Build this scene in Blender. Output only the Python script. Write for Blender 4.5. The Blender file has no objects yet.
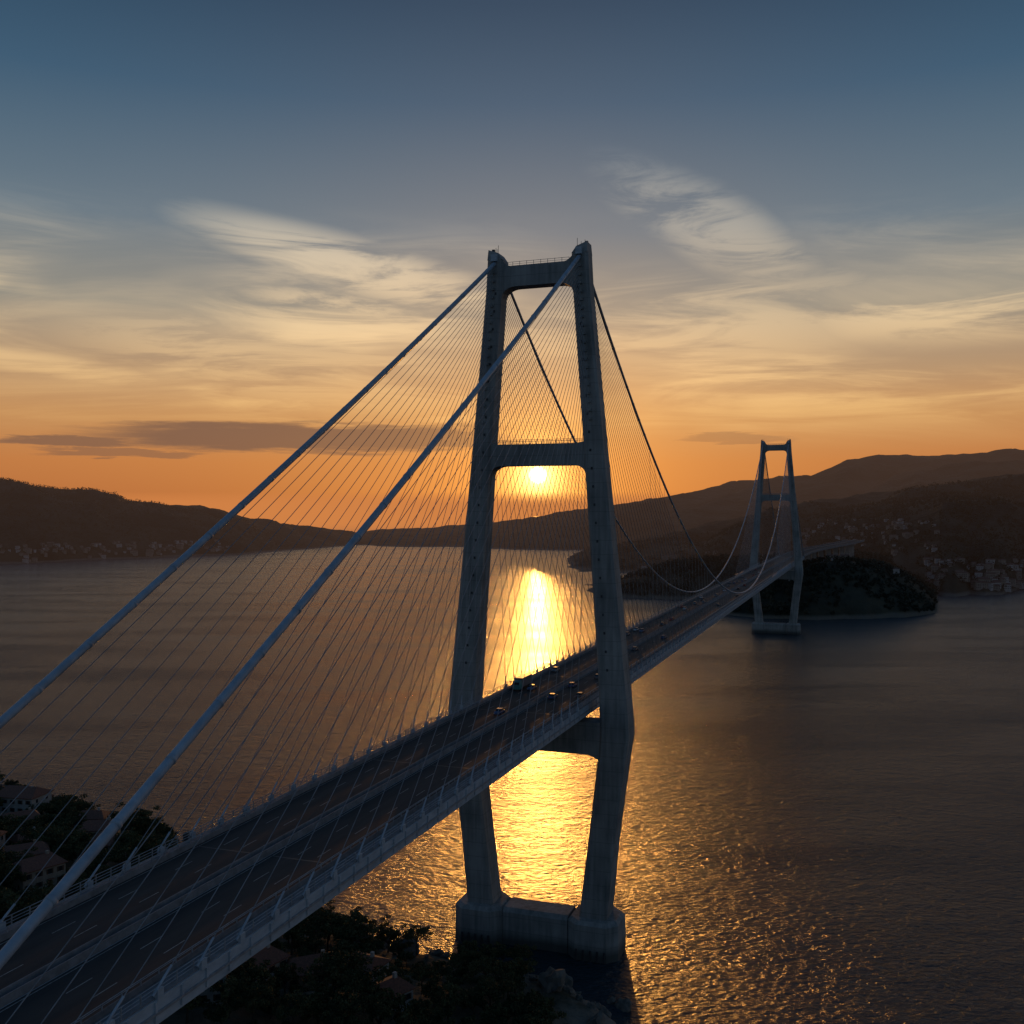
import bpy, math, random, numpy as np
from mathutils import Vector, Matrix, noise
from mathutils.bvhtree import BVHTree
random.seed(7); np.random.seed(7)
scene=bpy.context.scene
def lin(c):
    return tuple(((v/255)/12.92 if v/255<=0.04045 else ((v/255+0.055)/1.055)**2.4) for v in c)+(1,)
F=1000.0; H=123.3; HY=514.0
def sm(a,b,x):
    t=max(0,min(1,(x-a)/(b-a))); return t*t*(3-2*t)
# ---------------------------------------------------------------- materials
def newmat(name):
    m=bpy.data.materials.new(name); m.use_nodes=True
    nt=m.node_tree; b=nt.nodes['Principled BSDF']; return m,nt,b
def mat(name,c1,c2=None,rough=.7,scale=1.0,bump=0.0,bscale=None,metal=0.0,stretch=(1,1,1),detail=4,spec=None,bdist=0.1):
    m,nt,b=newmat(name)
    b.inputs['Roughness'].default_value=rough; b.inputs['Metallic'].default_value=metal
    if spec is not None: b.inputs['Specular IOR Level'].default_value=spec
    if c2 is None: c2=tuple(v*.75 for v in c1)
    tc=nt.nodes.new('ShaderNodeTexCoord'); mp=nt.nodes.new('ShaderNodeMapping')
    mp.inputs['Scale'].default_value=stretch
    nt.links.new(tc.outputs['Object'],mp.inputs[0])
    n=nt.nodes.new('ShaderNodeTexNoise'); n.inputs['Scale'].default_value=scale; n.inputs['Detail'].default_value=detail
    n.inputs['Roughness'].default_value=.62
    nt.links.new(mp.outputs[0],n.inputs['Vector'])
    r=nt.nodes.new('ShaderNodeValToRGB'); r.color_ramp.elements[0].position=.32; r.color_ramp.elements[1].position=.68
    r.color_ramp.elements[0].color=tuple(c2[:3])+(1,); r.color_ramp.elements[1].color=tuple(c1[:3])+(1,)
    nt.links.new(n.outputs['Fac'],r.inputs[0]); nt.links.new(r.outputs[0],b.inputs['Base Color'])
    if bump>0:
        n2=nt.nodes.new('ShaderNodeTexNoise'); n2.inputs['Scale'].default_value=bscale or scale*4; n2.inputs['Detail'].default_value=4
        nt.links.new(tc.outputs['Object'],n2.inputs['Vector'])
        bp=nt.nodes.new('ShaderNodeBump'); bp.inputs['Strength'].default_value=bump; bp.inputs['Distance'].default_value=bdist
        nt.links.new(n2.outputs['Fac'],bp.inputs['Height']); nt.links.new(bp.outputs[0],b.inputs['Normal'])
    return m
M={}
def concrete(name):
    m,nt,b=newmat(name); N=nt.nodes; L=nt.links
    tc=N.new('ShaderNodeTexCoord')
    mp=N.new('ShaderNodeMapping'); mp.inputs['Scale'].default_value=(1,1,.07); L.new(tc.outputs['Object'],mp.inputs[0])
    n=N.new('ShaderNodeTexNoise'); n.inputs['Scale'].default_value=.9; n.inputs['Detail'].default_value=6; L.new(mp.outputs[0],n.inputs['Vector'])
    n2=N.new('ShaderNodeTexNoise'); n2.inputs['Scale'].default_value=.12; n2.inputs['Detail'].default_value=5; L.new(tc.outputs['Object'],n2.inputs['Vector'])
    ad=N.new('ShaderNodeMath'); ad.operation='ADD'; L.new(n.outputs['Fac'],ad.inputs[0]); L.new(n2.outputs['Fac'],ad.inputs[1])
    r=N.new('ShaderNodeValToRGB'); r.color_ramp.elements[0].position=.35; r.color_ramp.elements[1].position=.62
    hf=N.new('ShaderNodeMath'); hf.operation='MULTIPLY'; hf.inputs[1].default_value=.5; L.new(ad.outputs[0],hf.inputs[0])
    r.color_ramp.elements[0].color=(.15,.16,.155,1); r.color_ramp.elements[1].color=(.33,.335,.32,1); L.new(hf.outputs[0],r.inputs[0])
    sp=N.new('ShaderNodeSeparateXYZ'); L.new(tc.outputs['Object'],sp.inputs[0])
    mo=N.new('ShaderNodeMath'); mo.operation='PINGPONG'; mo.inputs[1].default_value=2.0; L.new(sp.outputs['Z'],mo.inputs[0])
    lt=N.new('ShaderNodeMath'); lt.operation='LESS_THAN'; lt.inputs[1].default_value=.09; L.new(mo.outputs[0],lt.inputs[0])
    k=N.new('ShaderNodeMath'); k.operation='MULTIPLY'; k.inputs[1].default_value=.35; L.new(lt.outputs[0],k.inputs[0])
    mx=N.new('ShaderNodeMixRGB'); mx.blend_type='MIX'; L.new(k.outputs[0],mx.inputs[0]); L.new(r.outputs[0],mx.inputs[1]); mx.inputs[2].default_value=(.07,.07,.07,1)
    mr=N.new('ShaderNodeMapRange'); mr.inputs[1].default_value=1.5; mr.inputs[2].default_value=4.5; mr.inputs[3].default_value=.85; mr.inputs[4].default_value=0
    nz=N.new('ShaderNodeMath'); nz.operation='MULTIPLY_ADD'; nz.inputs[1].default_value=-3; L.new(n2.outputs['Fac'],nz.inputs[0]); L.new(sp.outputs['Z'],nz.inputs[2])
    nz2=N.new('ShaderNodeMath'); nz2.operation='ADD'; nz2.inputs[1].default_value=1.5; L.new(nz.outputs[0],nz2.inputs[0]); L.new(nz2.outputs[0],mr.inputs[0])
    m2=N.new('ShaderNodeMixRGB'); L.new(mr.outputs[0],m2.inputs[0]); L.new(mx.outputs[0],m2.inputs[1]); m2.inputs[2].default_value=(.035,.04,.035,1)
    L.new(m2.outputs[0],b.inputs['Base Color']); b.inputs['Roughness'].default_value=.75
    bp=N.new('ShaderNodeBump'); bp.inputs['Strength'].default_value=.3; bp.inputs['Distance'].default_value=.1; L.new(n.outputs['Fac'],bp.inputs['Height']); L.new(bp.outputs[0],b.inputs['Normal'])
    return m
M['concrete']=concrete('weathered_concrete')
M['steel']=mat('painted_steel_girder',(.46,.52,.56),(.30,.35,.39),rough=.45,scale=.35,stretch=(1,1,3),bump=.15)
M['cable']=mat('cable_sheath',(.38,.44,.50),(.25,.30,.35),rough=.45,scale=.5)
M['stay']=mat('stay_strand',(.30,.31,.32),(.2,.21,.22),rough=.5,scale=.5,metal=.2,detail=1)
M['asphalt']=mat('asphalt',(.045,.041,.039),(.022,.021,.021),rough=.85,scale=.15,stretch=(4,.4,1),bump=.3,bscale=6,bdist=.02)
M['paint']=mat('road_paint',(.40,.40,.38),(.16,.16,.15),rough=.6,scale=2)
M['walk']=mat('walkway_concrete',(.22,.23,.24),(.12,.125,.13),rough=.8,scale=.6)
M['rail']=mat('galvanised_rail',(.36,.39,.41),(.22,.24,.26),rough=.5,metal=.3,scale=1)
M['dark']=mat('dark_metal',(.05,.055,.06),(.03,.03,.035),rough=.5)
M['rock']=mat('shore_rock',(.20,.175,.145),(.06,.055,.045),rough=.9,scale=.5,bump=.8,bscale=.8,bdist=.6)
M['stucco']=mat('stucco',(.34,.30,.24),(.22,.19,.15),rough=.85,scale=.8)
M['stucco2']=mat('stucco_ochre',(.30,.21,.13),(.2,.14,.085),rough=.85,scale=.8)
M['stucco3']=mat('stucco_white',(.40,.385,.35),(.27,.26,.24),rough=.85,scale=.8)
M['fstucco']=mat('town_stucco',(.28,.24,.20),(.18,.155,.13),rough=.9,scale=.2)
M['fstucco2']=mat('town_stucco_pale',(.44,.42,.40),(.30,.285,.27),rough=.9,scale=.2)
M['tile']=mat('terracotta_tile',(.24,.095,.055),(.12,.05,.033),rough=.8,scale=2.5,bump=.5,bscale=5)
M['ftile']=mat('town_tile',(.14,.07,.05),(.075,.045,.035),rough=.9,scale=.5)
M['glass']=mat('window_glass',(.03,.035,.04),(.02,.02,.025),rough=.15)
M['wood']=mat('door_wood',(.10,.06,.035),(.06,.035,.02),rough=.6,scale=4)
M['bark']=mat('bark',(.09,.065,.045),(.045,.032,.025),rough=.9,scale=4,bump=.6)
M['tyre']=mat('tyre_rubber',(.02,.02,.02),(.015,.015,.015),rough=.8)
M['tail']=mat('tail_lamp_red',(.4,.02,.015),(.3,.015,.01),rough=.3)
for k,c in dict(car_white=(.5,.5,.5),car_red=(.30,.03,.025),car_grey=(.16,.17,.18),car_black=(.025,.027,.03),car_blue=(.04,.09,.2),teal=(.05,.25,.26)).items():
    M[k]=mat('paint_'+k,c,tuple(v*.9 for v in c),rough=.35,scale=3)
def leafmat(name,a,b_,sc=.5):
    m,nt,b=newmat(name); N=nt.nodes; L=nt.links
    g=N.new('ShaderNodeNewGeometry'); n=N.new('ShaderNodeTexNoise'); n.inputs['Scale'].default_value=sc; n.inputs['Detail'].default_value=2
    L.new(g.outputs['Position'],n.inputs['Vector'])
    r=N.new('ShaderNodeValToRGB'); r.color_ramp.elements[0].position=.35; r.color_ramp.elements[1].position=.65
    r.color_ramp.elements[0].color=tuple(a)+(1,); r.color_ramp.elements[1].color=tuple(b_)+(1,)
    L.new(n.outputs['Fac'],r.inputs[0]); L.new(r.outputs[0],b.inputs['Base Color'])
    b.inputs['Roughness'].default_value=.8; b.inputs['Specular IOR Level'].default_value=.15
    return m
M['leaf']=leafmat('foliage',(.035,.045,.02),(.095,.10,.045),.25)
M['farleaf']=leafmat('distant_foliage',(.032,.035,.024),(.064,.062,.042),.03)
def terrmat(name,veg1,veg2,rock,sc,bd):
    m,nt,b=newmat(name); N=nt.nodes; L=nt.links
    g=N.new('ShaderNodeNewGeometry')
    n=N.new('ShaderNodeTexNoise'); n.inputs['Scale'].default_value=sc; n.inputs['Detail'].default_value=8; n.inputs['Roughness'].default_value=.65
    L.new(g.outputs['Position'],n.inputs['Vector'])
    r=N.new('ShaderNodeValToRGB'); r.color_ramp.elements[0].position=.38; r.color_ramp.elements[1].position=.62
    r.color_ramp.elements[0].color=veg1+(1,); r.color_ramp.elements[1].color=veg2+(1,)
    L.new(n.outputs['Fac'],r.inputs[0])
    s=N.new('ShaderNodeSeparateXYZ'); L.new(g.outputs['Position'],s.inputs[0])
    ad=N.new('ShaderNodeMath'); ad.operation='MULTIPLY_ADD'; ad.inputs[1].default_value=-8; L.new(n.outputs['Fac'],ad.inputs[0]); L.new(s.outputs['Z'],ad.inputs[2])
    mr=N.new('ShaderNodeMapRange'); mr.inputs[1].default_value=-1.5; mr.inputs[2].default_value=1.5; mr.inputs[3].default_value=1; mr.inputs[4].default_value=0
    L.new(ad.outputs[0],mr.inputs[0])
    mx=N.new('ShaderNodeMixRGB'); L.new(mr.outputs[0],mx.inputs[0]); L.new(r.outputs[0],mx.inputs[1]); mx.inputs[2].default_value=rock+(1,)
    L.new(mx.outputs[0],b.inputs['Base Color']); b.inputs['Roughness'].default_value=.95; b.inputs['Specular IOR Level'].default_value=.1
    n2=N.new('ShaderNodeTexNoise'); n2.inputs['Scale'].default_value=sc*5; n2.inputs['Detail'].default_value=5; L.new(g.outputs['Position'],n2.inputs['Vector'])
    bp=N.new('ShaderNodeBump'); bp.inputs['Strength'].default_value=1; bp.inputs['Distance'].default_value=bd; L.new(n2.outputs['Fac'],bp.inputs['Height']); L.new(bp.outputs[0],b.inputs['Normal'])
    return m
M['ground']=terrmat('headland_scrub',(.045,.045,.03),(.15,.125,.09),(.21,.185,.155),.08,1.0)
M['hill']=terrmat('forested_hill',(.022,.026,.018),(.075,.066,.045),(.14,.125,.10),.006,14)
# ---------------------------------------------------------------- mesh builder
class MB:
    def __init__(s): s.v=[];s.f=[];s.m=[];s.mats=[]
    def mi(s,k):
        if k not in s.mats: s.mats.append(k)
        return s.mats.index(k)
    def add(s,vs,fs,k):
        o=len(s.v); s.v+= [tuple(v) for v in vs]; i=s.mi(k)
        for f in fs: s.f.append(tuple(o+j for j in f)); s.m.append(i)
    def box(s,c,d,k,rot=None):
        x,y,z=d[0]/2,d[1]/2,d[2]/2
        vs=[Vector((a*x,b*y,e*z)) for e in(-1,1) for b in(-1,1) for a in(-1,1)]
        if rot is not None: vs=[rot@v for v in vs]
        vs=[v+Vector(c) for v in vs]
        s.add(vs,[(0,2,3,1),(4,5,7,6),(0,1,5,4),(2,6,7,3),(0,4,6,2),(1,3,7,5)],k)
    def loft(s,secs,k,cap=True):
        n=len(secs[0]); vs=[p for sc in secs for p in sc]; fs=[]
        for i in range(len(secs)-1):
            for j in range(n):
                a=i*n+j;b=i*n+(j+1)%n; fs.append((a,b,b+n,a+n))
        if cap: fs.append(tuple(range(n-1,-1,-1))); fs.append(tuple((len(secs)-1)*n+j for j in range(n)))
        s.add(vs,fs,k)
    def tube(s,pts,r,k,n=6,cap=True):
        pts=[Vector(p) for p in pts]; secs=[]
        for i,p in enumerate(pts):
            t=(pts[min(i+1,len(pts)-1)]-pts[max(i-1,0)]).normalized()
            up=Vector((0,0,1)) if abs(t.z)<.95 else Vector((1,0,0))
            a=t.cross(up).normalized(); b=a.cross(t)
            rr=r[i] if isinstance(r,(list,tuple)) else r
            secs.append([p+(a*math.cos(q)+b*math.sin(q))*rr for q in [2*math.pi*j/n for j in range(n)]])
        s.loft(secs,k,cap)
    def mesh(s,name,smooth=False):
        me=bpy.data.meshes.new(name); me.from_pydata(s.v,[],s.f)
        for k in s.mats: me.materials.append(M[k])
        me.polygons.foreach_set('material_index',s.m)
        if smooth: me.polygons.foreach_set('use_smooth',[True]*len(s.f))
        me.update(); return me
def obj(name,me,parent=None,loc=None,rot=None,scale=None):
    o=bpy.data.objects.new(name,me); scene.collection.objects.link(o)
    if parent: o.parent=parent
    if loc is not None: o.location=loc
    if rot is not None: o.rotation_euler=rot
    if scale is not None: o.scale=scale
    return o
# ---------------------------------------------------------------- bridge
C1=Vector((7.9,288.2)); C2=Vector((273.5,1036.0)); ax=(C2-C1); SPAN=ax.length; ax.normalize()
TH=math.atan2(ax.x,ax.y)
def W(s,u): return Vector((C1.x+ax.x*s+ax.y*u, C1.y+ax.y*s-ax.x*u))
bridge=obj('suspension_bridge',None,loc=(C1.x,C1.y,0),rot=(0,0,-TH))
ZD=70.0; HW=15.5; S0=-330; S1=SPAN+225; SIDE=225; TOP=197.0
LEG=[(9,16.7,8.0,8.6),(30,19.0,7.4,8.2),(56,22.3,7.8,8.4),(61,22.9,8.2,8.6),(66,22.9,8.0,8.6),(80,21.9,7.3,8.2),(141,16.9,5.7,6.8),(188,13.1,4.9,5.9),(TOP,12.7,4.8,5.7)]
def legu(z):
    for a,b in zip(LEG,LEG[1:]):
        if z<=b[0]: t=(z-a[0])/(b[0]-a[0]); return a[1]+(b[1]-a[1])*t
    return LEG[-1][1]
def legw(z,i=2):
    for a,b in zip(LEG,LEG[1:]):
        if z<=b[0]: t=(z-a[0])/(b[0]-a[0]); return a[i]+(b[i]-a[i])*t
    return LEG[-1][i]
def tower(s0,name):
    mb=MB()
    for sg in(-1,1):
        secs=[]
        for z,u,wu,ws in LEG:
            a,b=wu/2,ws/2; c=.7; cu=sg*u
            secs.append([(cu+x,s0+y,z) for x,y in[(-a+c,-b),(a-c,-b),(a,-b+c),(a,b-c),(a-c,b),(-a+c,b),(-a,b-c),(-a,-b+c)]])
        mb.loft(secs,'concrete')
        u=sg*12.7
        i0,i1=u-sg*2.3,u+sg*2.3
        mb.loft([[(i0,s0-2.8,TOP+.003),(i1,s0-2.8,TOP+.003),(i1,s0+2.8,TOP+.003),(i0,s0+2.8,TOP+.003)],
                 [(u-sg*1.0,s0-2.4,TOP+2.0),(u+sg*2.1,s0-2.4,TOP+3.1),(u+sg*2.1,s0+2.4,TOP+3.1),(u-sg*1.0,s0+2.4,TOP+2.0)]],'concrete')
        mb.box((u,s0,TOP+.4),(1.8,7.6,2.0),'steel')
        for k in range(4): mb.tube([(u+sg*(k*.8-.8),s0-2+k*1.2,TOP+2),(u+sg*(k*.8-.8),s0-2+k*1.2,TOP+4.3-(k%2)*.7)],.07,'dark',4)
        mb.box((u+sg*1.4,s0,TOP+3.4),(.8,.8,.6),'dark')
        for i in range(19):
            z=150+i*2.4; uu=sg*legu(z)
            for d in(-1,1): mb.box((uu,s0+d*(legw(z,3)/2+.2),z),(.8,.9,.7),'concrete')
        for i in range(22):
            z=80+i*5.1; uu=sg*legu(z); mb.box((uu-sg*.8,s0-(legw(z,3)/2+.03),z),(.5,.3,.7),'dark')
        mb.tube([(sg*(legu(z)-legw(z)/2-.25),s0-1.0,z) for z in(72,80,110,136)],.10,'rail',4)
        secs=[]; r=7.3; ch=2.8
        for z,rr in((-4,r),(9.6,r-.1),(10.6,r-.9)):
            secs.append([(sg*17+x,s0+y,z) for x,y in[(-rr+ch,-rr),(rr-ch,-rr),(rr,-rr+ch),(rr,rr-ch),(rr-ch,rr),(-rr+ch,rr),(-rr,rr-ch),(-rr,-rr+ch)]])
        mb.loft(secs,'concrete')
        for q in range(5): mb.tube([(sg*17-4+q*2,s0-7.35,3),(sg*17-4+q*2,s0-7.35,-1)],.3,'dark',6)
    def beam(zt,zb,half_in,dep,hn,crown=0):
        n=28; us=[-half_in+2*half_in*i/n for i in range(n+1)]
        secs=[]
        for u in us:
            e=half_in-abs(u); q=max(0,1-e/hn); b=zb-hn*.8*(1-math.sqrt(max(0,1-q*q)))
            e2=max(0,1-e/3.5); t=zt+crown*e2*e2
            secs.append([(u,s0-dep/2,b),(u,s0+dep/2,b),(u,s0+dep/2,t),(u,s0-dep/2,t)])
        mb.loft(secs,'concrete')
    beam(194.9,189.0,12.7-1.6,4.6,4.6,2.4)
    beam(143.4,137.2,17.0-2.0,5.4,4.5,.8)
    beam(65.0,56.0,22.6-3,7.2,5.0,0)
    mb.loft([[(x,s0-4.6,-4),(x,s0+4.6,-4),(x,s0+4.6,9.2),(x,s0+3.6,10.4),(x,s0-3.6,10.4),(x,s0-4.6,9.2)] for x in(-9.65,9.65)],'concrete')
    for (zt,hw,dp) in((194.9,9.5,2.1),(143.4,14,2.5),):
        for y in(-dp,dp):
            mb.tube([(-hw,s0+y,zt+1.2),(hw,s0+y,zt+1.2)],.06,'rail',4)
            mb.tube([(-hw,s0+y,zt+.6),(hw,s0+y,zt+.6)],.05,'rail',4)
            for i in range(int(hw)+1):
                x=-hw+i*2*hw/int(hw); mb.tube([(x,s0+y,zt),(x,s0+y,zt+1.3)],.07,'rail',4)
    for x in(-10,10): mb.box((x,s0,65.35),(2,3,.7),'dark')
    return obj(name,mb.mesh(name),bridge)
tower(0,'tower'); tower(SPAN,'tower_far_shore')
mb=MB()
def run(secpts,s0,s1,k,step=25):
    n=max(1,int((s1-s0)/step)); mb.loft([[(u,s0+(s1-s0)*i/n,z) for u,z in secpts] for i in range(n+1)],k)
run([(-HW,ZD),(-HW,ZD-2.8),(-HW+2.6,ZD-3.2),(-8,ZD-4.5),(8,ZD-4.5),(HW-2.6,ZD-3.2),(HW,ZD-2.8),(HW,ZD)][::-1],S0,S1,'steel')
for sg in(-1,1):
    run([(sg*(HW+.02),ZD-1.6),(sg*(HW+.28),ZD-1.6),(sg*(HW+.28),ZD-1.3),(sg*(HW+.02),ZD-1.3)],S0,S1,'rail')
    s=S0+2
    while s<S1:
        mb.box((sg*(HW+.12),s,ZD-1.3),(.22,.35,2.3),'steel'); s+=4.5
obj('deck_girder',mb.mesh('deck_girder'),bridge)
mb=MB()
def strip(u0,u1,z,s0,s1,k):
    n=max(1,int((s1-s0)/40))
    for i in range(n):
        a=s0+(s1-s0)*i/n;b=s0+(s1-s0)*(i+1)/n
        mb.add([(u0,a,z),(u1,a,z),(u1,b,z),(u0,b,z)],[(0,1,2,3)],k)
for sg in(-1,1):
    strip(min(sg*1.1,sg*12.6),max(sg*1.1,sg*12.6),ZD+.02,S0,S1,'asphalt')
    for ln in(1.6,12.1): strip(sg*ln-.08,sg*ln+.08,ZD+.028,S0,S1,'paint')
    for ln in(5.1,8.6):
        s=S0
        while s<S1-4: mb.add([(sg*ln-.07,s,ZD+.028),(sg*ln+.07,s,ZD+.028),(sg*ln+.07,s+4,ZD+.028),(sg*ln-.07,s+4,ZD+.028)],[(0,1,2,3)],'paint'); s+=12
for s in np.arange(S0+10,S1,60):
    for sg in(-1,1): mb.add([(sg*1.2,s,ZD+.033),(sg*12.5,s,ZD+.033),(sg*12.5,s+.35,ZD+.033),(sg*1.2,s+.35,ZD+.033)],[(0,1,2,3)],'dark')
obj('carriageway',mb.mesh('carriageway'),bridge)
mb=MB()
for sg in(-1,1):
    run([(sg*12.9,ZD+.004),(sg*15.3,ZD+.004),(sg*15.3,ZD+.18),(sg*12.9,ZD+.18)][::sg],S0,S1,'walk')
run([(-.95,ZD+.004),(.95,ZD+.004),(.95,ZD+.2),(-.95,ZD+.2)],S0,S1,'walk')
for u in(-.7,.7): run([(u-.25,ZD+.203),(u+.25,ZD+.203),(u+.08,ZD+1.0),(u-.08,ZD+1.0)],S0,S1,'walk')
for sg in(-1,1):
    run([(sg*12.62,ZD+.004),(sg*12.88,ZD+.004),(sg*12.8,ZD+.85),(sg*12.7,ZD+.85)][::sg],S0,S1,'walk')
obj('barriers_and_walkways',mb.mesh('barriers_and_walkways'),bridge)
mb=MB()
for sg in(-1,1):
    for u,hh in((sg*15.2,1.35),(sg*12.75,1.25)):
        zs=(.5,.9,1.35) if hh>1.3 else (1.1,1.3)
        for z in zs: mb.tube([(u,S0,ZD+.18+z),(u,S1,ZD+.18+z)],.06,'rail',4)
        s=S0
        while s<S1: mb.box((u,s,ZD+.18+hh/2),(.12,.14,hh),'rail'); s+=3
obj('railings',mb.mesh('railings'),bridge)
def cable_pt(s,sg):
    ut=12.7; ud=14.6; zt=TOP+.6
    if s<0: t=-s/SIDE; z=zt+(71.5-zt)*t-6*4*t*(1-t)*.4; return (sg*(ut+(ud-ut)*t),s,z)
    if s>SPAN: t=(s-SPAN)/SIDE; z=zt+(71.5-zt)*t-6*4*t*(1-t)*.4; return (sg*(ut+(ud-ut)*t),s,z)
    q=1-2*s/SPAN; return (sg*(ud+(ut-ud)*q*q),s,73+(zt-73)*q*q)
mb=MB()
for sg in(-1,1):
    mb.tube([cable_pt(-SIDE+SIDE*i/20,sg) for i in range(21)],.60,'cable',12)
    mb.tube([cable_pt(SPAN*i/64,sg) for i in range(65)],.42,'cable',10)
    mb.tube([cable_pt(SPAN+SIDE*i/20,sg) for i in range(21)],.55,'cable',12)
    for s in [x for x in np.arange(-SIDE+9,SPAN+SIDE,9.0) if abs(x)>6 and abs(x-SPAN)>6]:
        p=Vector(cable_pt(s,sg)); q=Vector(cable_pt(s+.5,sg)); d=(q-p).normalized()
        mb.tube([p,p+d*.6],.66 if s<0 or s>SPAN else .48,'cable',10)
    for s in(-SIDE,SPAN+SIDE): mb.box((sg*14.6,s,ZD+.9),(2.2,6,3.2),'walk')
obj('main_cables',mb.mesh('main_cables',True),bridge)
mb=MB(); NS=27
for st,dirs in((0,(-1,1)),(SPAN,(-1,1))):
    for d in dirs:
        for sg in(-1,1):
            for i in range(NS):
                t=i/(NS-1)
                z=156+39*t**.75; u=sg*legu(z)
                s=st+d*(14+200*t)
                A=Vector((u,st+d*(legw(z,3)/2+.5),z)); B=Vector((sg*15.35,s,ZD+1.2))
                n=6; pts=[]
                for j in range(n+1):
                    q=j/n; p=A.lerp(B,q); p.z-=1.6*t*4*q*(1-q)*.6; pts.append(p)
                mb.tube(pts,.068,'stay',5)
                dd=(pts[-2]-pts[-1]).normalized()
                mb.tube([B-dd*1.2,B+dd*2.6],.16,'cable',6)
                mb.box((sg*(HW-.15),s,ZD+.45),(.6,1.0,1.2),'steel')
obj('stay_cables',mb.mesh('stay_cables'),bridge)
mb=MB()
for sg in(-1,1):
    for s in np.arange(90,SPAN-89,9.0):
        p=cable_pt(s,sg); mb.tube([p,(sg*15.35,s,ZD+.3)],.045,'stay',4)
obj('hangers',mb.mesh('hangers'),bridge)
# ---------------------------------------------------------------- near headland
coast=[(-900,700),(-420,540),(-262,470),(-238,452),(-214,436),(-196,410),(-170,398),(-150,380),(-122,372),(-112,345),(-88,322),(-70,296),(-44,290),(-28,272),(-6,268),(10,262),(22,250),(26,240),(18,226),(24,200),(14,180),(30,140),(50,60),(60,-40),(120,-400),(-1200,-400)]
P=np.array(coast,float)
def sdist(X,Y):
    d=np.full(X.shape,1e9); ins=np.zeros(X.shape,bool); n=len(P)
    for i in range(n):
        a=P[i];b=P[(i+1)%n]; e=b-a; L=(e**2).sum()
        t=np.clip(((X-a[0])*e[0]+(Y-a[1])*e[1])/L,0,1)
        d=np.minimum(d,np.hypot(X-a[0]-t*e[0],Y-a[1]-t*e[1]))
        c=((a[1]>Y)!=(b[1]>Y)); 
        with np.errstate(divide='ignore',invalid='ignore'): xx=(b[0]-a[0])*(Y-a[1])/(b[1]-a[1]+1e-12)+a[0]
        ins^=(c&(X<xx))
    return np.where(ins,d,-d)
def fbm(x,y,sc,seed=0,oct=5): return noise.fractal(Vector((x*sc+seed,y*sc,seed*.37)),1.0,2.0,oct)
nx,ny=230,260
xs=np.linspace(-520,110,nx); ys=np.linspace(-200,560,ny); X,Y=np.meshgrid(xs,ys)
Dd=sdist(X,Y)
vs=[]
for j in range(ny):
    for i in range(nx):
        x=xs[i];y=ys[j];d=Dd[j,i]+5*fbm(x,y,.035,3)
        if d<0: h=-4+ max(-3,d*.3)*.5 if d<-1 else -4+4*(d+1)
        else:
            h=5*(1-math.exp(-d/4))+.15*d+.0009*d*d
            h=min(h,46+.02*d)
            h+=sm(0,25,d)*4.5*fbm(x,y,.02,9)+sm(0,6,d)*1.3*fbm(x,y,.11,5)
            h=max(h,sm(120,30,y)*62) if y<120 and d>25 else h
            h=min(h,64)
        vs.append((x,y,h))
fs=[(j*nx+i,j*nx+i+1,(j+1)*nx+i+1,(j+1)*nx+i) for j in range(ny-1) for i in range(nx-1)]
me=bpy.data.meshes.new('headland'); me.from_pydata(vs,[],fs); me.materials.append(M['ground']); me.polygons.foreach_set('use_smooth',[True]*len(fs)); me.update()
obj('headland',me)
bvh_near=BVHTree.FromPolygons([Vector(v) for v in vs],fs)
def zat(b,x,y):
    r=b.ray_cast(Vector((x,y,2000)),Vector((0,0,-1))); return r[0].z if r[0] else None
def rockmesh(seed):
    import bmesh
    bm=bmesh.new(); bmesh.ops.create_icosphere(bm,subdivisions=3,radius=1)
    for v in bm.verts:
        n_=noise.fractal(v.co*1.3+Vector((seed,0,0)),1,2,4); v.co*=1+.35*n_; v.co.z*=.65
        v.co+=v.co*.12*round(noise.noise(v.co*2.5)*3)/3
    m_=bpy.data.meshes.new('rock'); bm.to_mesh(m_); bm.free(); m_.materials.append(M['rock']); return m_
rk=[rockmesh(i*7.1) for i in range(4)]
rocks=obj('shore_rocks',None)
for i in range(2,22):
    a=P[i];b=P[i+1]; L=np.hypot(*(b-a))
    for k in range(int(L/1.6)):
        t=random.random(); p=a+(b-a)*t+np.random.normal(0,4.5,2); r=random.uniform(.5,1.5)+(random.random()**4)*3.2
        z=zat(bvh_near,p[0],p[1]) or -1
        obj('rock',random.choice(rk),rocks,(p[0],p[1],max(z,-.5)+.1*r),(random.random(),random.random(),random.random()*6),(r,r*random.uniform(.7,1.2),r))
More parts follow.
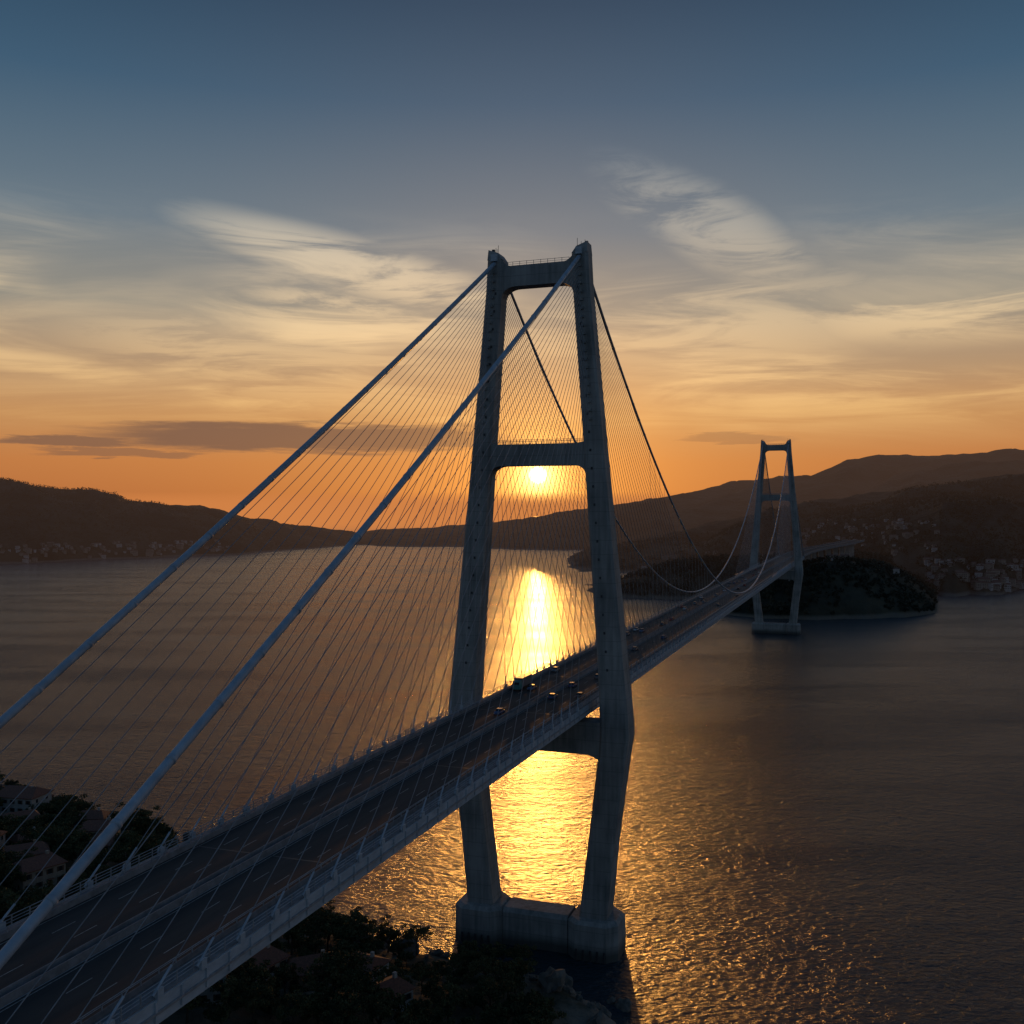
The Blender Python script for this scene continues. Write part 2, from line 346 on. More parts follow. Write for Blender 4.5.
# ---------------------------------------------------------------- trees
def quads(centers,size,rng):
    n=len(centers); a=rng.normal(size=(n,3)); a/=np.linalg.norm(a,axis=1)[:,None]
    b=rng.normal(size=(n,3)); b-=(a*b).sum(1)[:,None]*a; b/=np.linalg.norm(b,axis=1)[:,None]
    s=size*rng.uniform(.6,1.3,n)[:,None]
    return np.stack([centers+a*s,centers+b*s*.7,centers-a*s,centers-b*s*.7],1).reshape(-1,3)
def treemesh(seed,hh=9,kind=0):
    rng=np.random.default_rng(seed); mb=MB()
    lean=rng.normal(0,.5,2); th=hh*(.42 if kind==0 else .62)
    tp=Vector((lean[0],lean[1],th))
    mb.tube([(0,0,-1.5),(lean[0]*.3,lean[1]*.3,th*.45),tp],[.34,.26,.19],'bark',7)
    clumps=[]
    R=hh*(.40 if kind==0 else .46)
    for i in range(9):
        a=i*2.4+rng.uniform(-.4,.4); rr=R*rng.uniform(.45,.9); zz=th+(hh-th)*rng.uniform(.05,.75)*(1 if kind==0 else .8)
        e=Vector((tp.x+rr*math.cos(a),tp.y+rr*math.sin(a),zz)); st=Vector((tp.x*.8,tp.y*.8,th*rng.uniform(.7,1)))
        mb.tube([st,st.lerp(e,.5)+Vector((0,0,.3)),e],[.15,.1,.04],'bark',5)
        clumps.append((e,R*rng.uniform(.26,.42)))
        for _ in range(2): clumps.append((e+Vector(rng.normal(0,R*.22,3)),R*rng.uniform(.16,.3)))
    clumps.append((Vector((tp.x,tp.y,hh*.9)),R*.4)); clumps.append((Vector((tp.x,tp.y,hh*.72)),R*.5))
    cs=[]
    for c,r in clumps:
        n=int(38*(r/1.0)**1.3)+12; d=rng.normal(size=(n,3)); d/=np.linalg.norm(d,axis=1)[:,None]
        q=rng.uniform(.55,1.05,n)[:,None]; pts=np.array(c)+d*q*r*np.array([1,1,.62]); cs.append(pts)
    cs=np.concatenate(cs); V=quads(cs,.33,rng)
    mb.add(V.tolist(),[(4*i,4*i+1,4*i+2,4*i+3) for i in range(len(cs))],'leaf')
    return mb.mesh('tree')
tms=[treemesh(i,9+i%3,0) for i in range(4)]+[treemesh(20+i,11+i,1) for i in range(3)]
def housemesh(w,d,h,wall,floors):
    r={}
    mb=MB(); mb.box((0,0,h/2-1),(w,d,h+2),wall); mb.box((w*.25,0.0,h+1.6),(.8,.8,2.4),wall); r['walls']=mb.mesh('walls')
    mb=MB(); o=.5; rh=d*.24
    vs=[(-w/2-o,-d/2-o,h-.1),(w/2+o,-d/2-o,h-.1),(w/2+o,d/2+o,h-.1),(-w/2-o,d/2+o,h-.1),(-w/2+d*.2,0,h+rh),(w/2-d*.2,0,h+rh)]
    vs+=[(x,y,z-.25) for x,y,z in vs[:4]]
    mb.add(vs,[(0,1,5,4),(1,2,5),(2,3,4,5),(3,0,4),(0,6,7,1),(1,7,8,2),(2,8,9,3),(3,9,6,0),(9,8,7,6)],'tile'); r['roof']=mb.mesh('roof')
    mb=MB(); nw=max(2,int(w/3))
    for fl in range(floors):
        z=1.5+fl*2.9
        for i in range(nw):
            x=-w/2+w*(i+.5)/nw
            for sy in(-1,1):
                if fl==0 and sy==-1 and i==nw//2: continue
                mb.box((x,sy*(d/2+.01),z),(1.0,.08,1.3),'glass'); mb.box((x,sy*(d/2+.03),z-.72),(1.3,.2,.1),'stucco3')
                for q in(-.75,.75): mb.box((x+q,sy*(d/2+.03),z),(.42,.09,1.35),'wood')
        for sx in(-1,1):
            for y in(-d/4,d/4):
                mb.box((sx*(w/2+.01),y,z),(.08,1.0,1.3),'glass'); mb.box((sx*(w/2+.03),y,z-.72),(.2,1.3,.1),'stucco3')
    r['windows']=mb.mesh('windows')
    mb=MB(); x=-w/2+w*(nw//2+.5)/nw; mb.box((x,-d/2-.03,1.05),(1.0,.12,2.1),'wood'); mb.box((x,-d/2-.5,2.35),(1.8,1.0,.12),'tile'); r['door']=mb.mesh('door')
    return r
hm=[housemesh(12,9,6,'stucco',2),housemesh(10,8,5.8,'stucco3',2),housemesh(14,9,6.2,'stucco2',2),housemesh(9,7.5,3.2,'stucco3',1),housemesh(16,11,9,'stucco3',3)]
hpos=[(-47,233,.4,0),(-36,245,-.5,3),(-69,214,.2,4),(-58,230,1.0,1),(-197,402,.3,1),(-207,390,.8,0),(-186,385,-.3,2),(-146,298,.5,2),(-131,324,-.4,1),(-142,345,.2,0),(-160,330,.9,3),(-152,362,.1,1),(-172,350,.6,0),(-180,368,-.2,4),(-165,312,.0,1),(-80,200,.3,0),(-28,224,.8,3),(-220,412,.1,3),(-225,380,.4,4),(-133,280,.9,0)]
for x,y,r_,k in hpos:
    z=zat(bvh_near,x,y)
    if z is None or z<1: continue
    h=obj('stucco_house',None,loc=(x,y,z),rot=(0,0,r_))
    for p,m_ in hm[k].items(): obj(p,m_,h)
wood=obj('woodland',None); cnt=0; placed=[]
for _ in range(12000):
    x=random.uniform(-300,32); y=random.uniform(150,490)
    if abs(x/y)>.58 : continue
    z=zat(bvh_near,x,y)
    if z is None or z<3.8: continue
    bad=False
    for a,b_,_,_ in hpos:
        dx_=x-a; dy_=y-b_
        if dx_*dx_+dy_*dy_<75: bad=True;break
        L_=math.hypot(a,b_); al=-(dx_*a+dy_*b_)/L_; pe=abs(dx_*b_-dy_*a)/L_
        if 0<al<14 and pe<5: bad=True;break
    if bad: continue
    if any((x-a)**2+(y-b)**2<21 for a,b in placed): continue
    if noise.noise(Vector((x*.03,y*.03,4)))<-.28: continue
    placed.append((x,y)); sc=random.uniform(.4,.9)
    obj('tree',random.choice(tms),wood,(x,y,z-.2),(0,0,random.random()*6.3),(sc*random.uniform(.9,1.25),sc*random.uniform(.9,1.25),sc)); cnt+=1
    if cnt>540: break
bm_=[]
for sd in range(2):
    rng=np.random.default_rng(90+sd); mb=MB(); cs=[]
    for _ in range(6):
        c=rng.normal(0,.7,3)*np.array([1,1,.25])+np.array([0,0,.6]); n=50; d=rng.normal(size=(n,3)); d/=np.linalg.norm(d,axis=1)[:,None]
        cs.append(c+d*rng.uniform(.3,.8,n)[:,None]*np.array([1,1,.7]))
    cs=np.concatenate(cs); mb.add(quads(cs,.22,rng).tolist(),[(4*i,4*i+1,4*i+2,4*i+3) for i in range(len(cs))],'leaf'); bm_.append(mb.mesh('shrub'))
shr=obj('scrub',None)
for _ in range(1100):
    x=random.uniform(-260,30); y=random.uniform(170,470)
    if abs(x/y)>.56: continue
    z=zat(bvh_near,x,y)
    if z is None or z<1.5: continue
    if any((x-a)**2+(y-b_)**2<50 for a,b_,_,_ in hpos): continue
    sc=random.uniform(.6,1.6); obj('shrub',random.choice(bm_),shr,(x,y,z-.1),(0,0,random.random()*6),(sc,sc,sc))
# ---------------------------------------------------------------- distant land
def interp(tab,x,c):
    return float(np.interp(x,[t[0] for t in tab],[t[c] for t in tab]))
def hills(name,tab,nr=70,step=4,plateau=0.0,namp=.14,fine=5,back=1.7,seed=1):
    x0,x1=tab[0][0],tab[-1][0]; cols=int((x1-x0)/step)+1; vs=[];fs=[]
    for c in range(cols):
        px=x0+(x1-x0)*c/(cols-1); yt=interp(tab,px,1); ds=interp(tab,px,2); dr=interp(tab,px,3)
        zr=H-(yt-HY)/F*dr
        e=min(sm(x0,x0+(x1-x0)*.03,px),sm(x1,x1-(x1-x0)*.03,px))
        ds=ds+ (dr-ds)*.10*fbm(px*.02,0,1,seed+4)
        for r in range(nr):
            t=(r/(nr-1))*back; D=ds+(dr-ds)*t
            X_=(px-512)/F*D
            if t<=1: g=math.sin(t*math.pi/2)**.85 if t>0 else 0
            else: g=1-(1-plateau)*sm(1,back,t)
            k=fbm(X_,D,1/ (350+zr*1.6),seed); k2=fbm(X_,D,1/90.,seed+2,6)
            damp=sm(0,.3,t)*(1-.75*max(0,1-abs(t-1)/.25))
            z=zr*g*(1+namp*2.2*k*damp)+fine*k2*sm(0,.12,t)
            if t<.04: z=-3+ (z+3)*t/.04
            z=z*e-3*(1-e)
            vs.append((X_,D,z))
    for c in range(cols-1):
        for r in range(nr-1):
            a=c*nr+r; fs.append((a,a+nr,a+nr+1,a+1))
    me=bpy.data.meshes.new(name); me.from_pydata(vs,[],fs); me.materials.append(M['hill']); me.polygons.foreach_set('use_smooth',[True]*len(fs)); me.update()
    obj(name,me); return BVHTree.FromPolygons([Vector(v) for v in vs],fs)
b_left=hills('hills',[(-500,465,2200,3300),(-200,470,2350,3400),(0,479,2500,3500),(30,484,2520,3500),(60,489,2600,3500),(95,491,2650,3500),(130,499,2750,3600),(165,505,2850,3700),(200,509,2950,3800),(240,516,3050,3900),(270,521,3300,4000),(300,526,3500,4200),(340,530,3800,4400),(372,536,4000,4600),(400,544,4200,4700)],seed=3,fine=8)
b_back=hills('mountains',[(230,538,4200,5400),(330,534,4000,5400),(380,530,3800,5300),(430,528,3700,5200),(480,524,3600,5200),(520,520,3500,5200),(560,514,3400,5200),(600,508,3300,5200),(650,501,3200,5300),(700,492,3200,5400),(740,485,3200,5400),(780,479,3200,5400),(810,480,3200,5400),(840,474,3200,5400),(870,467,3200,5400),(905,459,3200,5400),(930,458,3200,5400),(960,454,3200,5400),(1024,452,3200,5400),(1200,449,3200,5400),(1500,455,3200,5400)],nr=80,seed=11,fine=8,back=1.3)
b_right=hills('coastal_hills',[(560,556,2150,2700),(600,549,2120,2800),(640,540,2100,2900),(700,528,2050,3000),(750,515,2000,3000),(800,503,1900,3000),(850,495,1750,3000),(900,487,1600,3000),(960,478,1540,3000),(1024,471,1570,3000),(1300,465,1600,3000),(1500,465,1600,3000)],nr=110,step=3,seed=17,fine=9)
b_pen=hills('peninsula',[(568,598,1500,1640),(585,592,1490,1640),(620,581,1470,1650),(650,571,1450,1680),(680,564,1440,1700),(720,562,1430,1700),(780,560,1400,1700),(840,556,1380,1700),(900,560,1400,1700)],nr=60,step=2.5,plateau=.4,seed=23,fine=4)
b_head=hills('far_headland',[(715,600,1240,1330),(735,590,1210,1330),(760,578,1180,1320),(790,566,1165,1300),(820,561,1165,1300),(850,560,1170,1310),(880,566,1180,1320),(905,578,1190,1320),(925,592,1215,1320),(940,603,1250,1330)],nr=60,step=1.5,plateau=.85,back=3.4,seed=31,fine=3)
def forest(name,bvh,n,px0,px1,d0,d1,size,zmin=3,seed=5,q=24):
    rng=np.random.default_rng(seed); cs=[];cnt=0
    for _ in range(n*4):
        px=rng.uniform(px0,px1); D=rng.uniform(d0,d1); x=(px-512)/F*D; z=zat(bvh,x,D)
        if z is None or z<zmin: continue
        s=size*rng.uniform(.6,1.25)
        if fbm(x,D,.006,seed)<-.35: continue
        d=rng.normal(size=(q,3)); d/=np.linalg.norm(d,axis=1)[:,None]
        cs.append(np.array([x,D,z+s*.75])+d*rng.uniform(.4,1,q)[:,None]*np.array([s*.75,s*.75,s*.85])); cnt+=1
        if cnt>=n: break
    cs=np.concatenate(cs); V=quads(cs,size*.32,rng); nq=len(cs)
    me=bpy.data.meshes.new(name); me.vertices.add(nq*4); me.vertices.foreach_set('co',V.ravel())
    me.loops.add(nq*4); me.loops.foreach_set('vertex_index',np.arange(nq*4,dtype=np.int32))
    me.polygons.add(nq); me.polygons.foreach_set('loop_start',np.arange(0,nq*4,4,dtype=np.int32))
    me.materials.append(M['farleaf']); me.update(calc_edges=True); obj(name,me)
forest('distant_trees',b_head,2000,715,940,1165,1700,4.5,seed=5)
forest('distant_trees',b_pen,1400,570,900,1440,1760,5.5,seed=6,q=16)
forest('distant_trees',b_right,4200,600,1080,1540,2700,6,seed=7,q=10,zmin=6)
forest('distant_trees',b_left,3000,-40,360,2500,3600,5.5,seed=8,q=7,zmin=8)
def far_house(w,d,h,wall):
    mb=MB(); mb.box((0,0,h/2-2),(w,d,h+4),wall); o=.6; rh=d*.22
    mb.add([(-w/2-o,-d/2-o,h),(w/2+o,-d/2-o,h),(w/2+o,d/2+o,h),(-w/2-o,d/2+o,h),(-w/2+d*.2,0,h+rh),(w/2-d*.2,0,h+rh)],[(0,1,5,4),(1,2,5),(2,3,4,5),(3,0,4)],'ftile')
    for fl in range(max(1,int(h/3))):
        for i in range(int(w/3)):
            x=-w/2+1.5+i*3; 
            for sy in(-1,1): mb.box((x,sy*(d/2+.02),fl*3+1.6),(1.3,.1,1.5),'glass')
    return mb.mesh('town_house')
fh=[far_house(12,9,6,'fstucco'),far_house(10,8,5,'fstucco2'),far_house(15,9,8,'fstucco2'),far_house(12,9,7,'fstucco'),far_house(20,10,11,'fstucco')]
def town(bvh,n,px0,px1,d0,d1,zmin,zmax,seed,s=1.0):
    rng=random.Random(seed); c=0
    for _ in range(n*30):
        px=rng.uniform(px0,px1); D=rng.uniform(d0,d1); x=(px-512)/F*D; z=zat(bvh,x,D)
        if z is None or not zmin<z<zmax: continue
        k=s*rng.uniform(.7,1.1)
        obj('town_house',rng.choice(fh),None,(x,D,z+.3),(0,0,rng.uniform(-.8,.8)),(k,k,k)); c+=1
        if c>=n: break
town(b_right,75,925,1060,1540,1700,3,24,1,.9)
town(b_right,60,925,1060,1560,1800,14,44,11,.75)
town(b_right,90,800,940,1700,2300,40,110,2,.75)
town(b_left,110,-20,250,2500,3100,3,42,3,.9)
town(b_head,22,800,900,1300,1650,30,80,4,.8)
town(b_right,20,640,800,2000,2300,5,40,6,.9)
# approach road on the far shore
mb=MB()
e=W(SPAN+225,0); dv=ax.copy(); pos=Vector((e.x,e.y)); path=[pos.copy()]
for i in range(24):
    a_=math.radians(1.15)*(1 if i<14 else -.6); dv=Vector((dv.x*math.cos(a_)+dv.y*math.sin(a_),dv.y*math.cos(a_)-dv.x*math.sin(a_))); pos=pos+dv*17; path.append(pos.copy())
for i in range(len(path)-1):
    a=path[i];b=path[i+1]; dn=(b-a).normalized(); nrm=Vector((dn.y,-dn.x))
    z0=70+i*.5; z1=70+(i+1)*.5
    for (u0,u1,k,dz) in((-13,13,'asphalt',0),(-13.5,-13,'walk',.8),(13,13.5,'walk',.8),(-.4,.4,'walk',.7)):
        p=[a+nrm*u0,a+nrm*u1,b+nrm*u1,b+nrm*u0]; zz=[z0+dz,z0+dz,z1+dz,z1+dz]
        vs_=[(q.x,q.y,z) for q,z in zip(p,zz)]+[(q.x,q.y,z-2.2-dz) for q,z in zip(p,zz)]
        mb.add(vs_,[(0,1,2,3),(0,4,5,1),(1,5,6,2),(2,6,7,3),(3,7,4,0)],k)
    if i%2==0: mb.box((a.x,a.y,z0-22.2),(7,2.4,40),'concrete')
obj('approach_road',mb.mesh('approach_road'))
# ---------------------------------------------------------------- vehicles
def wheel(mb,x,y,r,w): 
    mb.loft([[(x-w/2,y+r*math.cos(a),r+r*math.sin(a)) for a in [i*math.pi/7 for i in range(14)]],[(x+w/2,y+r*math.cos(a),r+r*math.sin(a)) for a in [i*math.pi/7 for i in range(14)]]],'tyre')
def carmesh(col,L=4.4,Wd=1.8,Hh=1.45):
    mb=MB(); secs=[]
    for y,zt,w in((-L/2,.62,.80),(-L/2+.15,.86,.95),(-L*.30,.92,1),(-L*.05,.95,1),(L*.22,.92,1),(L*.42,.78,.96),(L/2,.55,.80)):
        a=Wd/2*w; secs.append([(-a,y,.28),(a,y,.28),(a*1.0,y,zt-.2),(a*.93,y,zt),(-a*.93,y,zt),(-a,y,zt-.2)])
    mb.loft(secs,col)
    a=Wd/2*.9; b=Wd/2*.72
    mb.loft([[(-a,-L*.40,.9),(a,-L*.40,.9),(a,L*.24,.9),(-a,L*.24,.9)],[(-b,-L*.27,Hh-.05),(b,-L*.27,Hh-.05),(b,L*.06,Hh-.05),(-b,L*.06,Hh-.05)]],'glass')
    mb.box((0,-L*.105,Hh-.02),(b*2+.04,L*.34,.07),col)
    for sx in(-1,1):
        for y in(-L*.31,L*.31): wheel(mb,sx*(Wd/2-.1),y,.33,.22)
        mb.box((sx*Wd*.33,-L/2-.01,.68),(.35,.08,.16),'tail'); mb.box((sx*Wd*.33,L/2-.02,.55),(.35,.1,.14),'car_white')
    return mb.mesh('car')
cms=[carmesh(c) for c in('car_white','car_red','car_grey','car_black','car_blue','car_grey')]
mb=MB(); mb.box((0,-2,2.35),(2.5,9,2.7),'car_grey'); mb.box((0,-2,.85),(2.2,9,.3),'dark')
mb.loft([[(-1.2,2.7,.6),(1.2,2.7,.6),(1.2,4.9,.6),(-1.2,4.9,.6)],[(-1.2,2.7,2.0),(1.2,2.7,2.0),(1.2,4.9,2.0),(-1.2,4.9,2.0)],[(-1.1,2.7,3.1),(1.1,2.7,3.1),(1.1,4.4,3.1),(-1.1,4.4,3.1)]],'teal')
mb.box((0,4.75,2.3),(2.0,.3,.8),'glass')
for y in(-5,-3.8,3.8):
    for sx in(-1,1): wheel(mb,sx*1.05,y,.5,.3)
truckm=mb.mesh('truck')
vz=ZD+.03
rng=random.Random(4)
used=[]
for i in range(60):
    s=rng.uniform(-30,760); lane=rng.choice([-10.4,-6.9,-3.4,3.4,6.9,10.4])
    if any(abs(s-a)<16 and abs(lane-b)<2 for a,b in used): continue
    used.append((s,lane)); p=W(s,lane); fl=math.pi if lane<0 else 0
    obj('car',rng.choice(cms),None,(p.x,p.y,vz),(0,0,-TH+fl))
p=W(14,-10.4); obj('truck',truckm,None,(p.x,p.y,vz),(0,0,-TH+math.pi))
# ---------------------------------------------------------------- water
m,nt,b=newmat('sea_water'); N=nt.nodes; L=nt.links
b.inputs['Base Color'].default_value=(.020,.034,.044,1); b.inputs['IOR'].default_value=1.333
g=N.new('ShaderNodeNewGeometry')
def wn(scale,detail,rot,st,rough=.55):
    mp=N.new('ShaderNodeMapping'); mp.inputs['Rotation'].default_value=(0,0,rot); mp.inputs['Scale'].default_value=st
    L.new(g.outputs['Position'],mp.inputs[0]); n=N.new('ShaderNodeTexNoise'); n.inputs['Scale'].default_value=scale; n.inputs['Detail'].default_value=detail; n.inputs['Roughness'].default_value=rough
    n.inputs['Distortion'].default_value=.4
    L.new(mp.outputs[0],n.inputs['Vector']); return n
n1=wn(.10,2,.5,(1,1.6,1)); n2=wn(.42,4,-.35,(1,1.5,1),.65); n3=wn(.004,4,.25,(1,3.2,1),.6)
b1=N.new('ShaderNodeBump'); b1.inputs['Strength'].default_value=1; b1.inputs['Distance'].default_value=1.35
b2=N.new('ShaderNodeBump'); b2.inputs['Strength'].default_value=1; b2.inputs['Distance'].default_value=1.0
L.new(n1.outputs['Fac'],b1.inputs['Height']); L.new(n2.outputs['Fac'],b2.inputs['Height']); L.new(b1.outputs[0],b2.inputs['Normal']); L.new(b2.outputs[0],b.inputs['Normal'])
mr=N.new('ShaderNodeMapRange'); mr.inputs[1].default_value=.35; mr.inputs[2].default_value=.65; mr.inputs[3].default_value=.12; mr.inputs[4].default_value=.26
L.new(n3.outputs['Fac'],mr.inputs[0]); L.new(mr.outputs[0],b.inputs['Roughness'])
R=60000
me=bpy.data.meshes.new('sea'); me.from_pydata([(-R,-R,0),(R,-R,0),(R,R,0),(-R,R,0)],[],[(0,1,2,3)]); me.materials.append(m); me.update(); obj('sea',me)
# ---------------------------------------------------------------- haze layers over strait and open sea (absorbing volumes, scattered light added as glow)
def haze(name,lo,hi,sigma,rad):
    m=bpy.data.materials.new(name); m.use_nodes=True; nt=m.node_tree; nt.nodes.clear()
    o=nt.nodes.new('ShaderNodeOutputMaterial'); ab=nt.nodes.new('ShaderNodeVolumeAbsorption'); em=nt.nodes.new('ShaderNodeEmission'); ad=nt.nodes.new('ShaderNodeAddShader')
    ab.inputs['Color'].default_value=(0,0,0,1); ab.inputs['Density'].default_value=sigma
    em.inputs['Color'].default_value=rad; em.inputs['Strength'].default_value=sigma  # emitted colour stands in for sunlight scattered by the haze
    nt.links.new(ab.outputs[0],ad.inputs[0]); nt.links.new(em.outputs[0],ad.inputs[1]); nt.links.new(ad.outputs[0],o.inputs['Volume'])
    M[name]=m; mb=MB(); mb.box([(a+b)/2 for a,b in zip(lo,hi)],[b-a for a,b in zip(lo,hi)],name); obj(name,mb.mesh(name))
haze('sea_haze_glow',(-14000,5450,.5),(14000,16000,245),5e-4,lin((228,138,66)))
haze('strait_haze_glow',(-6000,1250,.5),(6000,5440,620),7e-5,lin((128,96,78)))
# ---------------------------------------------------------------- sun & sky
AZ=math.atan2(538-512,F); EL=math.atan2(514-475,F)
S=Vector((math.sin(AZ)*math.cos(EL),math.cos(AZ)*math.cos(EL),math.sin(EL)))
sl=bpy.data.lights.new('sun','SUN'); sl.energy=.75; sl.angle=math.radians(.6); sl.color=(1,.43,.085)
so=obj('sun',sl); so.rotation_euler=(-S).to_track_quat('-Z','Y').to_euler()
w=bpy.data.worlds.new('World'); scene.world=w; w.use_nodes=True; nt=w.node_tree; N=nt.nodes; L=nt.links
try: w.cycles.sampling_method='MANUAL'; w.cycles.sample_map_resolution=512
except Exception: pass
bg=N['Background']
def setin(sock,v):
    if isinstance(v,bpy.types.NodeSocket): L.new(v,sock)
    else: sock.default_value=v
def mth(op,a,b=0.0,c=None,clamp=False):
    n=N.new('ShaderNodeMath'); n.operation=op; n.use_clamp=clamp; setin(n.inputs[0],a); setin(n.inputs[1],b)
    if c is not None: setin(n.inputs[2],c)
    return n.outputs[0]
def mix(f,a,b,mode='MIX'):
    n=N.new('ShaderNodeMixRGB'); n.blend_type=mode; setin(n.inputs[0],f); setin(n.inputs[1],a); setin(n.inputs[2],b); return n.outputs[0]
def mrange(v,a,b,c=0.,d=1.,sm_=True):
    n=N.new('ShaderNodeMapRange'); n.interpolation_type='SMOOTHSTEP' if sm_ else 'LINEAR'
    setin(n.inputs[0],v)
    for i,q in enumerate((a,b,c,d)): n.inputs[i+1].default_value=q
    return n.outputs[0]
def ramp(v,pts):
    n=N.new('ShaderNodeValToRGB'); cr=n.color_ramp
    while len(cr.elements)<len(pts): cr.elements.new(.5)
    for e,(p,c) in zip(cr.elements,pts): e.position=p; e.color=lin(c)
    L.new(v,n.inputs[0]); return n.outputs[0]
tc=N.new('ShaderNodeTexCoord'); nm=N.new('ShaderNodeVectorMath'); nm.operation='NORMALIZE'; L.new(tc.outputs['Generated'],nm.inputs[0]); D=nm.outputs[0]
sp=N.new('ShaderNodeSeparateXYZ'); L.new(D,sp.inputs[0]); dx,dy,dz=sp.outputs
zf=mth('DIVIDE',mth('MAXIMUM',dz,0.0),.6)
A=ramp(zf,[(0,(194,108,50)),(.05/.6,(212,130,64)),(.09/.6,(212,152,92)),(.135/.6,(186,152,116)),(.195/.6,(146,144,134)),(.27/.6,(100,120,134)),(.38/.6,(56,90,116)),(.455/.6,(38,70,96)),(1,(30,60,94))])
B=ramp(zf,[(0,(98,102,108)),(.2,(104,116,128)),(.5,(84,106,130)),(1,(42,72,104))])
dt=N.new('ShaderNodeVectorMath'); dt.operation='DOT_PRODUCT'; L.new(D,dt.inputs[0]); dt.inputs[1].default_value=S; dS=dt.outputs['Value']
col=mix(mrange(dS,-.1,.85),B,A)
ang=mth('ARCCOSINE',mth('MINIMUM',dS,.9999999))
g1=mth('POWER',2.71828,mth('MULTIPLY',ang,-1/.15)); g2=mth('POWER',2.71828,mth('MULTIPLY',ang,-1/.040)); g3=mth('POWER',2.71828,mth('MULTIPLY',ang,-1/.0100))
az=mth('ARCTAN2',dx,dy)
inv=mth('DIVIDE',1.0,mth('ADD',mth('MAXIMUM',dz,0.0),.10))
sc=N.new('ShaderNodeVectorMath'); sc.operation='SCALE'; L.new(D,sc.inputs[0]); L.new(inv,sc.inputs['Scale'])
def cn(vec,rot,scale,nscale,detail,rough,dist,off=(0,0,0)):
    mp=N.new('ShaderNodeMapping'); mp.inputs['Rotation'].default_value=(0,0,rot); mp.inputs['Scale'].default_value=scale; mp.inputs['Location'].default_value=off
    L.new(vec,mp.inputs[0]); n=N.new('ShaderNodeTexNoise'); n.inputs['Scale'].default_value=nscale; n.inputs['Detail'].default_value=detail; n.inputs['Roughness'].default_value=rough; n.inputs['Distortion'].default_value=dist
    L.new(mp.outputs[0],n.inputs['Vector']); return n.outputs['Fac']
c1=cn(sc.outputs[0],.55,(.6,1.3,0),1.0,6,.60,1.0,(3.1,1.2,0))
ae=N.new('ShaderNodeCombineXYZ'); L.new(az,ae.inputs[0]); L.new(dz,ae.inputs[1])
f1=cn(ae.outputs[0],.24,(4.5,32,0),1.0,7,.64,1.2,(2,5,0)); f2=cn(ae.outputs[0],-.10,(3.5,26,0),1.0,7,.62,1.0,(8,1,0)); f0=cn(ae.outputs[0],.1,(3,7,0),1.0,3,.5,.5,(5.3,2.2,0)); f3=cn(ae.outputs[0],.62,(5,30,0),1.0,6,.64,1.4,(1,9,0))
cl=mth('MULTIPLY',mrange(c1,.42,.74),.45)
cl=mth('ADD',cl,mth('MULTIPLY',mth('MULTIPLY',mrange(f2,.40,.66),mrange(f0,.38,.58)),.9))
cl=mth('MULTIPLY',cl,mth('MULTIPLY',mrange(dz,.055,.11),mrange(dz,.30,.18)))
def wisp(x,y,ln,wd,tilt,amt,fib):
    a0=(x-512)/F; e0=(514-y)/F*.95; c_,s_=math.cos(tilt),math.sin(tilt)
    ua=mth('SUBTRACT',az,a0); ve=mth('SUBTRACT',dz,e0)
    p=mth('ADD',mth('MULTIPLY',ua,c_),mth('MULTIPLY',ve,s_)); q=mth('SUBTRACT',mth('MULTIPLY',ve,c_),mth('MULTIPLY',ua,s_))
    q=mth('ADD',q,mth('MULTIPLY',mth('SUBTRACT',f0,.5),wd*1.2))
    r_=mth('ADD',mth('POWER',mth('ABSOLUTE',mth('DIVIDE',p,ln)),2.0),mth('POWER',mth('ABSOLUTE',mth('DIVIDE',q,wd)),2.0))
    return mth('MULTIPLY',mth('MULTIPLY',mrange(r_,1.3,-.1),mrange(fib,.36,.60)),amt)
for a_ in((355,262,.18,.028,-.20,1.05,f1),(335,300,.10,.014,-.10,.8,f1),(705,232,.13,.040,-.50,.6,f3),(930,325,.18,.038,-.03,.95,f2),(60,372,.16,.014,-.12,.9,f2),(690,330,.24,.055,.03,.7,f2),(300,365,.24,.04,-.12,.7,f1)):
    cl=mth('MAXIMUM',cl,wisp(*a_))
ccol=ramp(zf,[(0,(244,160,80)),(.1/.6,(252,200,128)),(.18/.6,(242,212,166)),(.27/.6,(204,196,178)),(.36/.6,(132,150,162)),(1,(90,112,134))])
ccol=mix(mrange(dS,-.2,.8),lin((110,118,130)),ccol)
col=mix(mth('MULTIPLY',cl,.85,clamp=True),col,ccol)
cv=N.new('ShaderNodeCombineXYZ'); L.new(mth('MULTIPLY',az,5.0),cv.inputs[0]); L.new(mth('MULTIPLY',dz,60.0),cv.inputs[1])
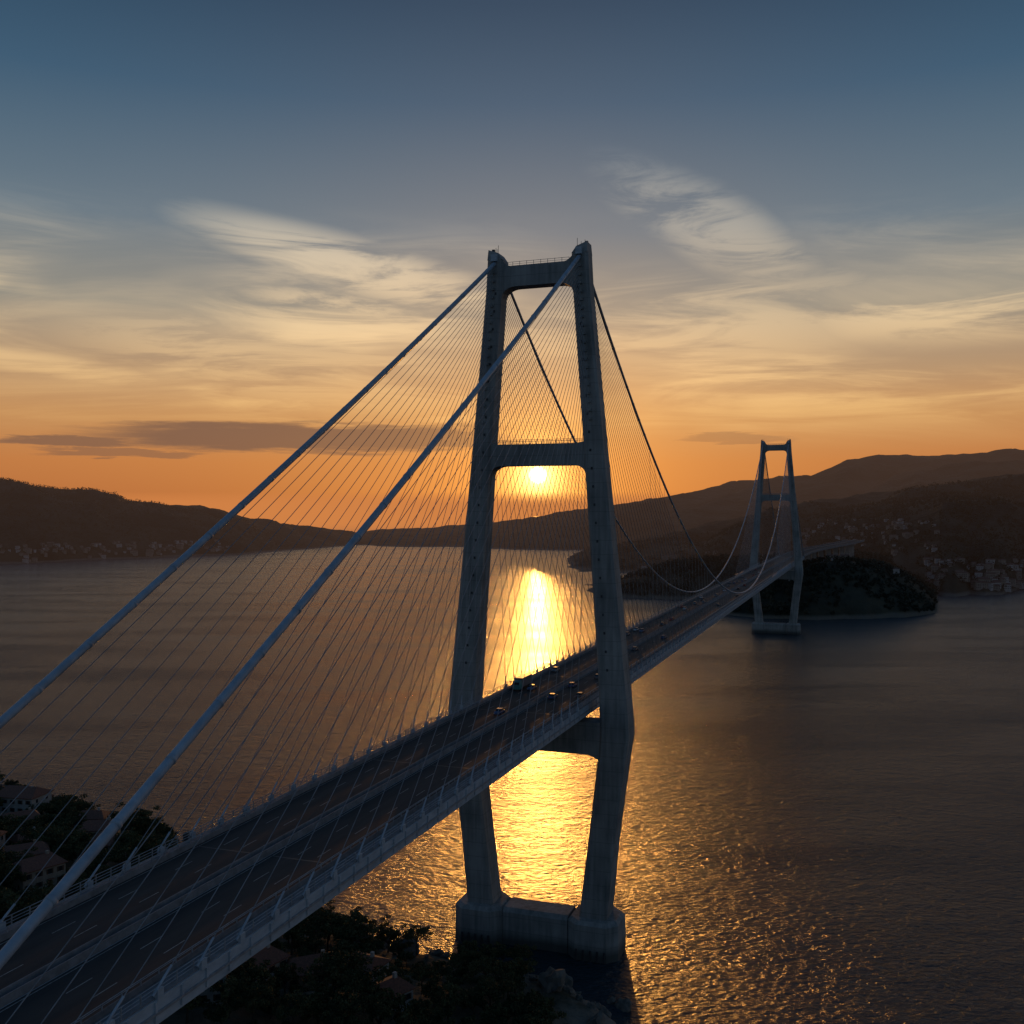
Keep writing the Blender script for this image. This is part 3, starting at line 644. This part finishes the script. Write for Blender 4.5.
nn=N.new('ShaderNodeTexNoise'); nn.inputs['Scale'].default_value=1.6; nn.inputs['Detail'].default_value=6; nn.inputs['Roughness'].default_value=.66; L.new(cv.outputs[0],nn.inputs['Vector']); lowf=nn.outputs['Fac']
def bar(a0,aw,z0,zw,amt):
    q=mth('POWER',mth('ABSOLUTE',mth('DIVIDE',mth('SUBTRACT',az,a0),aw)),2.0)
    zz=mth('ADD',dz,mth('MULTIPLY',mth('SUBTRACT',lowf,.5),.034))
    p=mth('POWER',mth('ABSOLUTE',mth('DIVIDE',mth('SUBTRACT',zz,z0),zw)),2.0)
    return mth('MULTIPLY',mrange(mth('ADD',q,p),1.25,.35),amt)
bars=mth('MAXIMUM',bar(-.20,.22,.0745,.0155,.9),bar(-.42,.07,.066,.006,.8))
bars=mth('MAXIMUM',bars,bar(-.37,.08,.057,.004,.6)); bars=mth('MAXIMUM',bars,bar(.22,.06,.072,.004,.35))
def addc(col,f,c):
    v=N.new('ShaderNodeVectorMath'); v.operation='SCALE'; v.inputs[0].default_value=c; L.new(f,v.inputs['Scale'])
    return mix(1.0,col,v.outputs[0],'ADD')
col=addc(col,g1,(.36,.15,.025))
col=mix(bars,col,lin((116,84,72)))
col=addc(col,g2,(1.7,.74,.11)); col=addc(col,g3,(11,6.8,2.0))
disc=mrange(ang,.0095,.0055); col=addc(col,disc,(9,6.5,3))
sky=N.new('ShaderNodeTexSky'); sky.sky_type='NISHITA'; sky.sun_disc=False; sky.sun_elevation=EL; sky.sun_rotation=AZ; sky.altitude=120
v=N.new('ShaderNodeVectorMath'); v.operation='SCALE'; L.new(sky.outputs[0],v.inputs[0]); v.inputs['Scale'].default_value=.006
col=mix(1.0,col,v.outputs[0],'ADD')
L.new(col,bg.inputs[0]); bg.inputs[1].default_value=.95
# ---------------------------------------------------------------- camera
cd=bpy.data.cameras.new('camera'); cd.sensor_width=36; cd.lens=36*F/1024; cd.clip_start=.5; cd.clip_end=200000
co=obj('camera',cd,loc=(0,0,H)); co.rotation_euler=(math.radians(90)+2/F,0,0); scene.camera=co
scene.view_settings.view_transform='Standard'; scene.view_settings.look='None'; scene.view_settings.exposure=0
print('trees',cnt)
